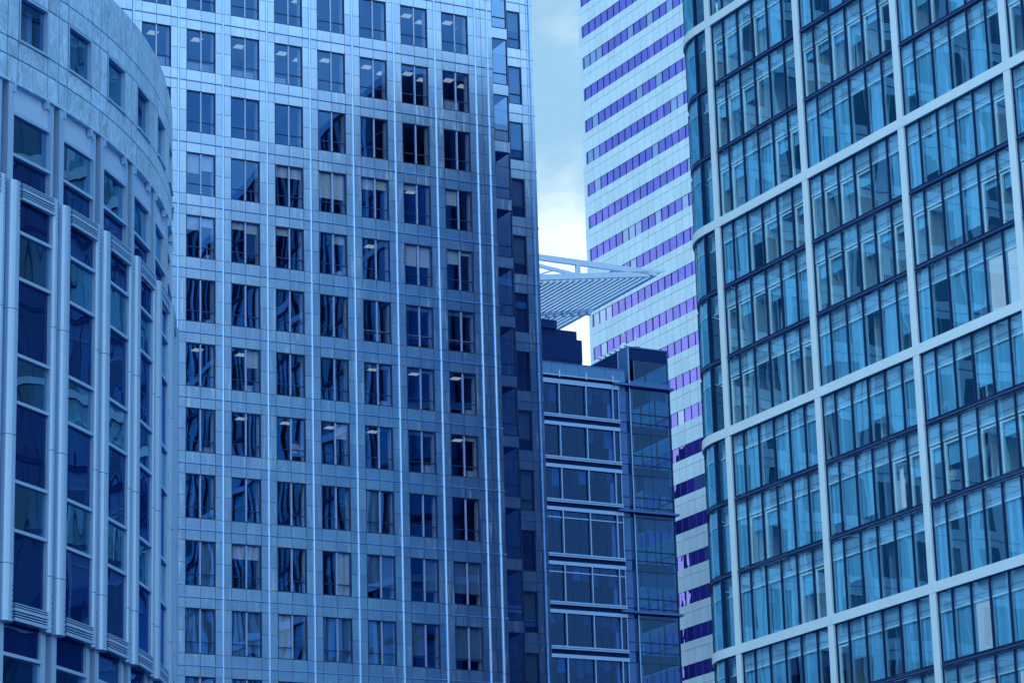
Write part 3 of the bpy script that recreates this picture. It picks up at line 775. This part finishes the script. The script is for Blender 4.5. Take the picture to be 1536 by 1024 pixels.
# penthouse box on the corner
mb = MB()
mb.box(7.4, 7.5, .05, 14, 3.6, 7.12, 0); mb.box(7.36, 7.46, -.04, .05, 3.6, 7.12, 1)
mb.box(7.36, 11.58, -.06, 14, 7.12, 7.24, 1); mb.box(7.46, 11.48, 0, .1, 6.0, 7.118, 0); mb.box(11.48, 11.58, -.02, .1, 3.6, 7.118, 1)
mb.box(7.46, 11.48, -.02, .1, 3.6, 4.0, 1); mb.box(11.48, 11.58, .1, 14, 6.0, 7.118, 2); mb.box(11.48, 11.58, .1, 14, 3.6, 4.0, 1)
mb.box(7.9, 7.98, .0, .1, 4.0, 6.0, 1); mb.box(7.5, 11.48, 12, 12.2, 3.6, 7.1, 0); mb.box(7.35, 7.4, 1.75, 1.85, 4.9, 7.12, 3); mb.box(11.5, 11.56, 4, 4.2, 4, 6, 1)
mb.box(7.37, 7.4, 0.06, 1.8, 4.0, 7.1, 4)
mb.build('penthouse', ['cdark', 'cpier', 'cparapet', 'steel', 'cparapet'], cbl, (0, 0, ZC))
mb = MB(); mb.face([(7.98, .05, 4.0), (11.48, .06, 4.0), (11.48, .05, 6.0), (7.98, .04, 6.0)]); mb.face([(11.53, .1, 4.0), (11.53, 12, 4.0), (11.53, 12, 6.0), (11.53, .1, 6.0)])
mb.build('penthouse_pane', 'glassC2', cbl, (0, 0, ZC))
# plant enclosure of dark horizontal panels
mb = MB()
for z_ in (5.0, 6.05, 7.1, 8.13):
    mb.box(-13, 4.31 - .04 * (z_ < 7), 3.0, 8, z_ - .9 if z_ > 5.1 else 3.6, z_ + .0 + .12)
    if z_ < 8: mb.box(-13, 4.22, 3.06, 8, z_ + .12, z_ + .15)
mb.box(-13, 3.9, 3.2, 8, 8.25, 9.1); mb.box(-13, 1.75, 3.0, 6, 9.1, 9.9)
mb.build('plant_enclosure', 'cdark', cbl, (0, 0, ZC))
# roof-edge floodlights, dome, mast
fl = None
for j in range(6):
    loc = (7.42, .4 + j * .95, ZC + 7.24)
    if fl is None:
        mb = MB(); mb.box(-.18, .0, -.14, .14, .12, .34, 0); mb.box(.0, .1, -.04, .04, 0, .2, 1); fl = mb.build('floodlight', ['eline', 'navy'], cbl, loc)
    else: put(fl, 'floodlight', cbl, loc)
mb = MB(); n = 12
for a in range(n):
    for b_ in range(4):
        q = lambda A, B: (0.40 * math.cos(A * 2 * math.pi / n) * math.cos(B * math.pi / 8), 0.40 * math.sin(A * 2 * math.pi / n) * math.cos(B * math.pi / 8), .3 + .5 * math.sin(B * math.pi / 8))
        mb.face([q(a, b_), q(a + 1, b_), q(a + 1, b_ + 1), q(a, b_ + 1)])
    mb.face([(0.40 * math.cos(a * 2 * math.pi / n), 0.40 * math.sin(a * 2 * math.pi / n), 0), (0.40 * math.cos((a + 1) * 2 * math.pi / n), 0.40 * math.sin((a + 1) * 2 * math.pi / n), 0),
             (0.40 * math.cos((a + 1) * 2 * math.pi / n), 0.40 * math.sin((a + 1) * 2 * math.pi / n), .3), (0.40 * math.cos(a * 2 * math.pi / n), 0.40 * math.sin(a * 2 * math.pi / n), .3)])
mb.box(-.03, .03, -.03, .03, .75, 2.3); mb.box(-.3, .3, -.015, .015, 1.5, 1.54)
mb.build('roof_dome', 'white', cbl, (7.95, 1.6, ZC + 7.24), smooth=True)
mb = MB(); mb.box(-.3, .3, -.3, .3, 0, .45, 0); mb.box(-.04, .04, -.04, .04, .45, 1.7, 1); mb.box(-.12, .12, -.03, .03, 1.1, 1.4, 1)
mb.build('roof_vent', ['cpier', 'white'], cbl, (9.1, 1.4, ZC + 7.24))

# ================================================================== louvred roof canopy
TIP = Vector((14.206, 274.625, 86 + EYE))
can = thing('roof_canopy', 'triangular steel roof canopy of louvre slats jutting above the dark enclosure', 'canopy', (TIP.x, TIP.y, 0), RZ_B)
ZT = TIP.z                                # local: x to the right along the truss, y away from the camera
low = lambda x: .3 + (-x) * .163           # depth of the truss bottom below the tip line
mb = MB()
def chord(x0, x1, zf0, zf1, h, y0=-.15, y1=.15):
    mb.hexa([(x0, y0, zf0 - h), (x0, y1, zf0 - h), (x1, y1, zf1 - h), (x1, y0, zf1 - h)][::-1], [(x0, y0, zf0), (x0, y1, zf0), (x1, y1, zf1), (x1, y0, zf1)][::-1])
chord(-20, 0, .22, .12, .55)
chord(-20, -.9, -2.9, -.05, .55)
mb.box(-8.95, -8.5, -.14, .14, -1.6, -.35)
chord(-12.9, -9.0, -.75, -1.2, .34, -.1, .1); chord(-20, -12.9, -.2, -.75, .34, -.1, .1)
mb.build('truss', 'steel', can, (0, 0, ZT))
mb = MB()
mb.beam((-16, 3, -2.6), (-9.2, 3, .1), .14, .14); mb.beam((-15, 3.6, -2.9), (-8.6, 3.6, -.2), .14, .14)
mb.build('brace', 'steel', can, (0, 0, ZT))
mb = MB()
mb.hexa([(.0, -.2, -.45), (-.5, -.2, -.5), (-.5, 26, -.5), (0, 26, -.45)][::-1], [(.0, -.2, .05), (-.5, -.2, .05), (-.5, 26, .05), (0, 26, .05)][::-1])
mb.hexa([(.35, -.6, -.12), (0.02, -.2, -.12), (.02, 26, -.12), (.35, 26, -.12)][::-1], [(.35, -.6, -.02), (.02, -.2, -.02), (.02, 26, -.02), (.35, 26, -.02)][::-1])
mb.hexa([(.9, -.9, -.03), (-.1, -.2, -.2), (-.1, -.05, -.2)][::-1], [(.9, -.9, .02), (-.1, -.2, .1), (-.1, -.05, .1)][::-1])
mb.build('edge_beam', 'steel', can, (0, 0, ZT))
mb = MB()
x = -1.3
while x > -19.5:
    z = -low(x) - .12
    mb.box(x - .05, x + .05, .16, 25, z - .02, z + .46)
    mb.box(x - .13, x + .13, .16, 25, z - .06, z - .021)
    x -= .70
mb.build('slat', 'slat', can, (0, 0, ZT))
mb = MB()
a, b_ = Vector((-.4, 12.0, -.7)), Vector((-19, 27 * .6 + 12 - 4, -3.6))
mb.beam((-.5, 11.9, -.62), (-19.5, 12.3, -low(-19.5) - .45), .3, .3)
for j in range(14):
    xx = -1.0 - j * .95; mb.box(xx - .18, xx + .18, 11.6, 12.0, -low(xx) - .75, -low(xx) - .40)
mb.build('purlin', 'steel', can, (0, 0, ZT))
mb = MB(); mb.box(-19.6, -19.0, -.3, .3, -ZT, -.2); mb.box(-19.6, -19.0, 24, 24.6, -ZT, -3.4); mb.box(-15.9, -15.5, 25, 25.4, -ZT, -2.8)
mb.build('post', 'steel', can, (0, 0, ZT))
# hidden block behind the gridded tower; only glass opposite mirrors it
hb = thing('office_block', 'dark office block standing behind the gridded tower, seen only mirrored in glass', 'office block', (-30, 300, 0), RZ_B)
mb = MB(); mb.box(-25, 16, 0, 30, 0, 92); mb.box(-10, 10, 4, 20, 92, 96)
mb.build('wall', 'cdark', hb)
mb = MB()
for k in range(22):
    mb.box(-24.5, 15.5, -.03, 0, k * 4 + 2, k * 4 + 4)
mb.build('ribbon_window', 'glassBdark', hb)

# ================================================================== the curved building (left)
AX, AY, AR = -40.1705, 98.2602, 28.1835
TH0, DB = 1.0661463 + 0.0989467, 0.0989467
abl = thing('curved_building', 'curved veined marble building with aluminium fins and tall dark bay windows', 'office building', (AX, AY, 0), 0)
ZA = EYE
def cp(b, dr=0.0):
    th = TH0 + DB * b; r = AR + dr
    return (r * math.sin(th), -r * math.cos(th))
def arc(mb, b0, b1, dr0, dr1, z0, z1, m=0, n=4):
    """curved slab between bays b0..b1, radial offsets dr0 (inner) .. dr1 (outer)"""
    k = []
    for q in range(n + 1):
        b = b0 + (b1 - b0) * q / n
        i, o_ = cp(b, dr0), cp(b, dr1)
        k.append(mb.pt((*o_, z0), (*i, z0), (*i, z1), (*o_, z1)))
    for q in range(n):
        a, c = k[q], k[q + 1]
        for s in range(4):
            t = (s + 1) % 4; mb.f.append((a + s, a + t, c + t, c + s)); mb.m.append(m)
    mb.f.append((k[0] + 3, k[0] + 2, k[0] + 1, k[0])); mb.m.append(m)
    mb.f.append((k[-1], k[-1] + 1, k[-1] + 2, k[-1] + 3)); mb.m.append(m)
BAYS = range(-3, 10)
VISB = range(-1, 7)
wall = MB()
def mp_(b0, b1, z0, z1, dr=0.0, m=0): arc(wall, b0 + .008, b1 - .008, dr - .12, dr, z0 + .022, z1 - .022, m, 3)
zrow = [33.5, 34.27, 34.87, 36.47, 37.08, 38.2]
for i in BAYS:
    xs = [i - .85, i - .65, i - .08, i + .15]
    for xa, xb in zip(xs[:-1], xs[1:]):
        for za, zb in zip(zrow[:-1], zrow[1:]):
            if za == 34.87 and abs(xa - (i - .65)) < .01: continue
            mp_(xa, xb, za, zb)
        mp_(xa, xb, 38.2, 38.68, -.12)
    # backing
    for za, zb in ((33.5, 34.87), (36.47, 38.2)): arc(wall, i - .85, i + .15, -.5, -.13, za, zb, 1, 3)
    arc(wall, i - .85, i - .65, -.5, -.13, 34.87, 36.47, 1, 1); arc(wall, i - .08, i + .15, -.5, -.13, 34.87, 36.47, 1, 1)
    arc(wall, i - .85, i + .15, -.6, -.25, 38.2, 38.66, 1, 3)
arc(wall, -10, -3.85, -.5, 0, -EYE, 38.68, 0, 14)
arc(wall, 9.15, 24, -.5, 0, -EYE, 38.68, 0, 30)
wall.build('wall', ['marble', 'aludark'], abl, (0, 0, ZA))
mb = MB(); arc(mb, -10, 24, -24, -.62, 38.0, 38.3, 0, 60); mb.build('roof', 'aludark', abl, (0, 0, ZA))
mb = MB(); arc(mb, -10, 24, -9.0, -8.6, -EYE, 38.0, 0, 60); mb.build('core_wall', 'dark', abl, (0, 0, ZA))
mb = MB()
for z in (38.0, 33.5, 30.0, 26.1, 22.2, 18.3, 14.4, 10.5):
    arc(mb, -4, 10, -8.6, -.75, z - .55, z - .1, 0, 30)
mb.build('floor_slab', 'room', abl, (0, 0, ZA))
# cornice ledge
mb = MB(); arc(mb, -3.9, 9.2, -.3, .03, 33.42, 33.5, 0, 52); mb.build('cornice', 'marble', abl, (0, 0, ZA))
def flat(mb, b0, b1, dr, z0, z1, m=0, tilt=0.0):
    p, q = cp(b0, dr), cp(b1, dr + tilt); mb.face([(*p, z0), (*q, z0), (*q, z1), (*p, z1)], m)
def bar(mb, b0, b1, dr0, dr1, z0, z1, m=0):
    p, q, s, t = cp(b0, dr0), cp(b0, dr1), cp(b1, dr1), cp(b1, dr0)
    mb.hexa([(*p, z0), (*q, z0), (*s, z0), (*t, z0)], [(*p, z1), (*q, z1), (*s, z1), (*t, z1)], m)
def half_fin(mb, b0, b1, z0, z1, dr, depth, m=0, holes=True):
    """rounded aluminium cover between bays b0 and b1"""
    n = 7; pr = []
    for q in range(n + 1):
        a = math.pi * q / n; b = (b0 + b1) / 2 - (b1 - b0) / 2 * math.cos(a); pr.append((b, dr + depth * math.sin(a) ** .6))
    zs = [z0]
    for z in (18.3, 22.2, 26.1):
        if z0 < z - .5 and z < z1 - .5: zs.append(z)
    zs.append(z1)
    for za, zb in zip(zs[:-1], zs[1:]):
        P0 = [cp(*p) for p in pr]
        k = mb.pt(*[(*p, za + .02) for p in P0], *[(*p, zb - .0) for p in P0]); c = len(P0)
        for q in range(c - 1): mb.f.append((k + q, k + q + 1, k + c + q + 1, k + c + q)); mb.m.append(m)
        P1 = [cp(b, d - .02) for b, d in pr]
        k2 = mb.pt(*[(*p, za) for p in P1], *[(*p, za + .02) for p in P1])
        for q in range(c - 1): mb.f.append((k2 + q, k2 + q + 1, k2 + c + q + 1, k2 + c + q)); mb.m.append(1)
    mb.f.append(tuple(k + c + q for q in range(c))); mb.m.append(m)
    kb = mb.pt(*[(*cp(*p), z0) for p in pr]); mb.f.append(tuple(kb + q for q in reversed(range(c)))); mb.m.append(m)
    if holes:
        for zc, sgn in ((z1, -1), (z0, 1)):
            for j in range(7):
                z = zc + sgn * (.14 + j * .16)
                bb = b0 + (b1 - b0) * .72; bar(mb, bb - .006, bb + .006, dr + depth * .9, dr + depth * .96 + .01, z - .02, z + .02, 1)
        z = z0 + .9
        while z < z1 - .8:
            for bb in (.22, .32):
                b = b0 + (b1 - b0) * bb; bar(mb, b - .004, b + .004, dr + depth * .7, dr + depth * .86, z - .02, z + .02, 1)
            z += 1.3
for i in VISB:
    # punched window in the marble
    mb = MB(); a, c = i - .645, i - .085
    bar(mb, a, a + .02, -.16, .02, 34.93, 36.46); bar(mb, c - .02, c, -.16, .02, 34.93, 36.46); bar(mb, a + .02, c - .02, -.16, .02, 36.38, 36.46)
    bar(mb, a - .0, c + .0, -.16, .07, 34.86, 34.93)
    wo = mb.build('window', 'alu', abl, (0, 0, ZA))
    mb = MB(); flat(mb, a + .02, c - .02, -.12, 34.93, 36.38, 0, rng.uniform(-.01, .01)); mb.build('pane', 'glassA', wo)
    mb = MB(); bar(mb, c - .16, c - .06, -.9, -.5, 34.9, 36.4); mb.build('curtain', 'dblind' if i % 2 else 'blind', wo)
    # the tall bay: its frame carries panes, spandrels, fins and louvres
    mb = MB()
    bar(mb, i - .81, i - .71, -.25, .0, 30.0, 33.42); bar(mb, i - .005, i + .0, -.3, .02, 30.0, 33.15); bar(mb, i + .0, i + .10, -.32, -.06, 30.0, 33.42)
    bar(mb, i + .10, i + .19, -.5, -.35, -EYE, 33.4, 1)                         # groove
    bar(mb, i - .81, i - .71, -.25, .0, -EYE, 16.6); bar(mb, i + .0, i + .10, -.32, -.06, -EYE, 16.6)
    bar(mb, i - .71, i - .005, -.3, -.1, 32.55, 33.15, 2)                          # pale panel over the glass
    bar(mb, i - .71, i - .005, -.3, -.14, 33.15, 33.42, 2)
    bar(mb, i - .735, i - .70, -.1, .06, 33.15, 33.42); bar(mb, i - .10, i - .065, -.1, .06, 33.15, 33.42)   # brackets
    bar(mb, i - .71, i - .005, -.24, -.04, 32.44, 32.55); bar(mb, i - .71, i - .005, -.24, .02, 31.06, 31.16)
    for z in (28.65, 27.18, 24.77, 23.30, 20.87, 19.38): bar(mb, i - .62, i + .01, -.1, .12, z - .05, z + .05)
    for z in (15.68, 11.8): bar(mb, i - .71, i - .005, -.24, .0, z - .05, z + .05)
    bar(mb, i + .0, i + .018, -.1, .10, 16.6, 30.3)
    bar(mb, i - .835, i - .60, -.6, -.02, 16.6, 30.2, 1); bar(mb, i + .02, i + .155, -.6, -.02, 16.6, 30.2, 1)
    wo = mb.build('bay_window', ['alu', 'aludark', 'panelA'], abl, (0, 0, ZA))
    mb = MB()
    for z0, z1 in ((31.16, 32.44), (27.23, 28.60), (23.35, 24.72), (19.43, 20.82), (11.9, 15.63)):
        mb = MB(); flat(mb, i - .70, i - .006, -.14 if z0 > 30 or z0 < 16 else .02, z0, z1, 0, rng.uniform(-.02, .02))
        mb.build('pane', 'glassA', wo)
    mb = MB()
    for z0, z1 in ((30.2, 31.06), (28.70, 29.7), (24.82, 27.13), (20.92, 23.25), (17.2, 19.33), (15.73, 16.7)):
        mb = MB(); flat(mb, i - .70, i - .006, -.14 if z0 > 30 or z0 < 16 else .02, z0, z1, 0, rng.uniform(-.02, .02))
        mb.build('spandrel', 'spandrel', wo)
    for (b0, b1, dp, hz) in ((i - .82, i - .625, .24, 30.2), (i + .025, i + .135, .15, 30.28)):
        mb = MB(); half_fin(mb, b0, b1, 16.58, hz, 0.0, dp); mb.build('fin', ['alu', 'hole'], wo, smooth=False)
    for zc in (29.72, 16.70):
        mb = MB()
        for j, (dz, hh) in enumerate(((0, .1), (.14, .03), (.22, .03), (.30, .09), (.43, .03), (.50, .03))):
            bar(mb, i - .61, i + .02, .1, .2, zc + dz - .04, zc + dz - .04 + hh)
        mb.build('louvre', 'alu', wo)

# ================================================================== people and small things seen through the glass
def person(name, label, root_loc, rz, top, arms, group=None):
    """standing figure as one skinned body, hair a child"""
    J = {'pel': (0, 0, .95), 'sp': (0, .01, 1.18), 'ch': (0, 0, 1.38), 'nk': (0, .0, 1.50), 'hd': (0, -.02, 1.60), 'tp': (0, -.02, 1.72)}
    E_ = [('pel', 'sp'), ('sp', 'ch'), ('ch', 'nk'), ('nk', 'hd'), ('hd', 'tp')]
    rad = {'pel': .15, 'sp': .135, 'ch': .15, 'nk': .06, 'hd': .095, 'tp': .07}
    for s, sg in (('l', -1), ('r', 1)):
        J['sh' + s] = (sg * .19, 0, 1.42); J['hp' + s] = (sg * .09, 0, .90); J['kn' + s] = (sg * .10, -.02, .50); J['an' + s] = (sg * .10, .02, .09); J['to' + s] = (sg * .11, -.15, .04)
        el, wr, ft = arms[s]
        J['el' + s], J['wr' + s], J['ft' + s] = el, wr, ft
        E_ += [('ch', 'sh' + s), ('sh' + s, 'el' + s), ('el' + s, 'wr' + s), ('wr' + s, 'ft' + s), ('pel', 'hp' + s), ('hp' + s, 'kn' + s), ('kn' + s, 'an' + s), ('an' + s, 'to' + s)]
        rad.update({'sh' + s: .07, 'el' + s: .05, 'wr' + s: .035, 'ft' + s: .03, 'hp' + s: .1, 'kn' + s: .065, 'an' + s: .045, 'to' + s: .035})
    names = list(J); me = bpy.data.meshes.new(name); me.from_pydata([J[n] for n in names], [(names.index(a), names.index(b)) for a, b in E_], [])
    o = bpy.data.objects.new(name, me); col.objects.link(o)
    md = o.modifiers.new('Skin', 'SKIN')
    for q, n in enumerate(names):
        sv = me.skin_vertices[0].data[q]; sv.radius = (rad[n], rad[n] * (.75 if n in ('pel', 'sp', 'ch') else 1)); sv.use_root = (n == 'pel')
    o.modifiers.new('Subdivision', 'SUBSURF').levels = 1
    dg = bpy.context.evaluated_depsgraph_get(); ev = o.evaluated_get(dg); me2 = bpy.data.meshes.new_from_object(ev)
    o.modifiers.clear(); o.data = me2; bpy.data.meshes.remove(me)
    me2.materials.clear()
    for a in (top, 'trousers', 'skin'): me2.materials.append(M[a])
    for p in me2.polygons:
        c = p.center; p.use_smooth = True
        p.material_index = 1 if c.z < .98 and abs(c.x) < .2 else (2 if c.z > 1.49 or min((Vector(J['ft' + s]) - c).length for s in 'lr') < .14 else 0)
    o.location = root_loc; o.rotation_euler = (0, 0, rz); tag(o, label, 'person', group)
    mb = MB(); n = 8
    for a in range(n):
        for b_ in range(4):
            q = lambda A, B: (.105 * math.cos(A * 2 * math.pi / n) * math.cos(B * math.pi / 8), .012 + .115 * math.sin(A * 2 * math.pi / n) * math.cos(B * math.pi / 8), 1.66 + .13 * math.sin(B * math.pi / 8))
            mb.face([q(a, b_), q(a + 1, b_), q(a + 1, b_ + 1), q(a, b_ + 1)])
    mb.build('hair', 'hair', o, smooth=True)
    return o
def at(root, x, y, z):
    a = root.rotation_euler[2]; return (root.location.x + x * math.cos(a) - y * math.sin(a), root.location.y + x * math.sin(a) + y * math.cos(a), z)
down = {'l': ((-.27, .03, 1.15), (-.25, -.10, .95), (-.24, -.14, .87)), 'r': ((.27, .03, 1.15), (.2, -.16, 1.08), (.1, -.2, 1.1))}
folded = {'l': ((-.28, .02, 1.14), (-.05, -.2, 1.14), (.06, -.2, 1.16)), 'r': ((.28, .02, 1.14), (.05, -.22, 1.18), (-.06, -.22, 1.2))}
person('person', 'person in a lilac shirt standing at a window of the gridded tower', at(tower, 2 * P + 2.02, .78, ZB - FH * 6 + .31), RZ_B, 'shirt', folded).scale = (1.07, 1.07, 1.07)
person('person', 'person in a pale shirt behind a desk, higher up in the gridded tower', at(tower, 4 * P + 2.2, 1.45, ZB - FH * 4 + .31), RZ_B, 'blind', down)
person('person', 'person in a yellow top inside the white gridded glass building', at(ebl, 2 * BW + 1.0, .85, ZE - EH * 5 + .26), RZ_E, 'yellow', down)
mb = MB(); mb.box(-.35, .35, 0, .03, .3, 1.75, 0); mb.box(-.05, .28, -.001, .03, 1.751, 2.4, 0)
for x in (-.3, .3): mb.box(x - .02, x + .02, .03, .3, 0, .9, 1)
tag(mb.build('display_board', ['paper', 'frame'], None, at(ebl, BW + 6.0, .42, ZE - EH * 5 + .26)), 'white display board standing behind the glass beside a raised blind', 'board').rotation_euler = (0, 0, RZ_E)
def plant(label, x, y, z, h):
    t = thing('potted_plant', label, 'plant', at(ebl, x, y, z), RZ_E)
    mb = MB(); mb.hexa([(.11 * math.cos(a * math.pi / 4), .11 * math.sin(a * math.pi / 4), 0) for a in range(8)], [(.16 * math.cos(a * math.pi / 4), .16 * math.sin(a * math.pi / 4), .3) for a in range(8)])
    mb.build('pot', 'brown', t)
    mb = MB()
    for j in range(60):
        a = rng.random() * 6.28; q = rng.random(); rr = .35 * math.sqrt(rng.random()); c = Vector((rr * math.cos(a), rr * math.sin(a), .35 + q * h)); d = Vector((rng.uniform(-1, 1), rng.uniform(-1, 1), rng.uniform(-.3, 1))).normalized() * .16; e = d.cross(Vector((rng.random(), rng.random(), .3))).normalized() * .05
        mb.face([c - d, c + e, c + d, c - e])
    mb.build('foliage', 'leaf', t)
plant('leafy potted plant behind an open pane left of the second white column', 5.6, .6, ZE + .27, .6)
plant('leafy potted plant in the bottom corner of an open pane beside the first white column', 1.35, .6, ZE + .27, .5)
for lab, x, r in (('dark storage box behind the first pane right of the second white column from the left', BW + .35, 1), ('dark storage box behind the fifth pane right of the second white column from the left', BW + 5.75, 1),
                  ('dark storage box behind the fifth pane right of the third white column from the left', BW * 2 + 5.75, 1)):
    mb = MB(); mb.box(-.25, .25, -.2, .2, 0, .42); mb.box(-.26, .26, -.21, .21, .42, .5); mb.box(-.03, .03, -.202, .202, .05, .41)
    o = mb.build('storage_box', 'brown', None, at(ebl, x, .5, ZE - EH * (r + 1) + .26)); o.rotation_euler = (0, 0, RZ_E); tag(o, lab, 'box')
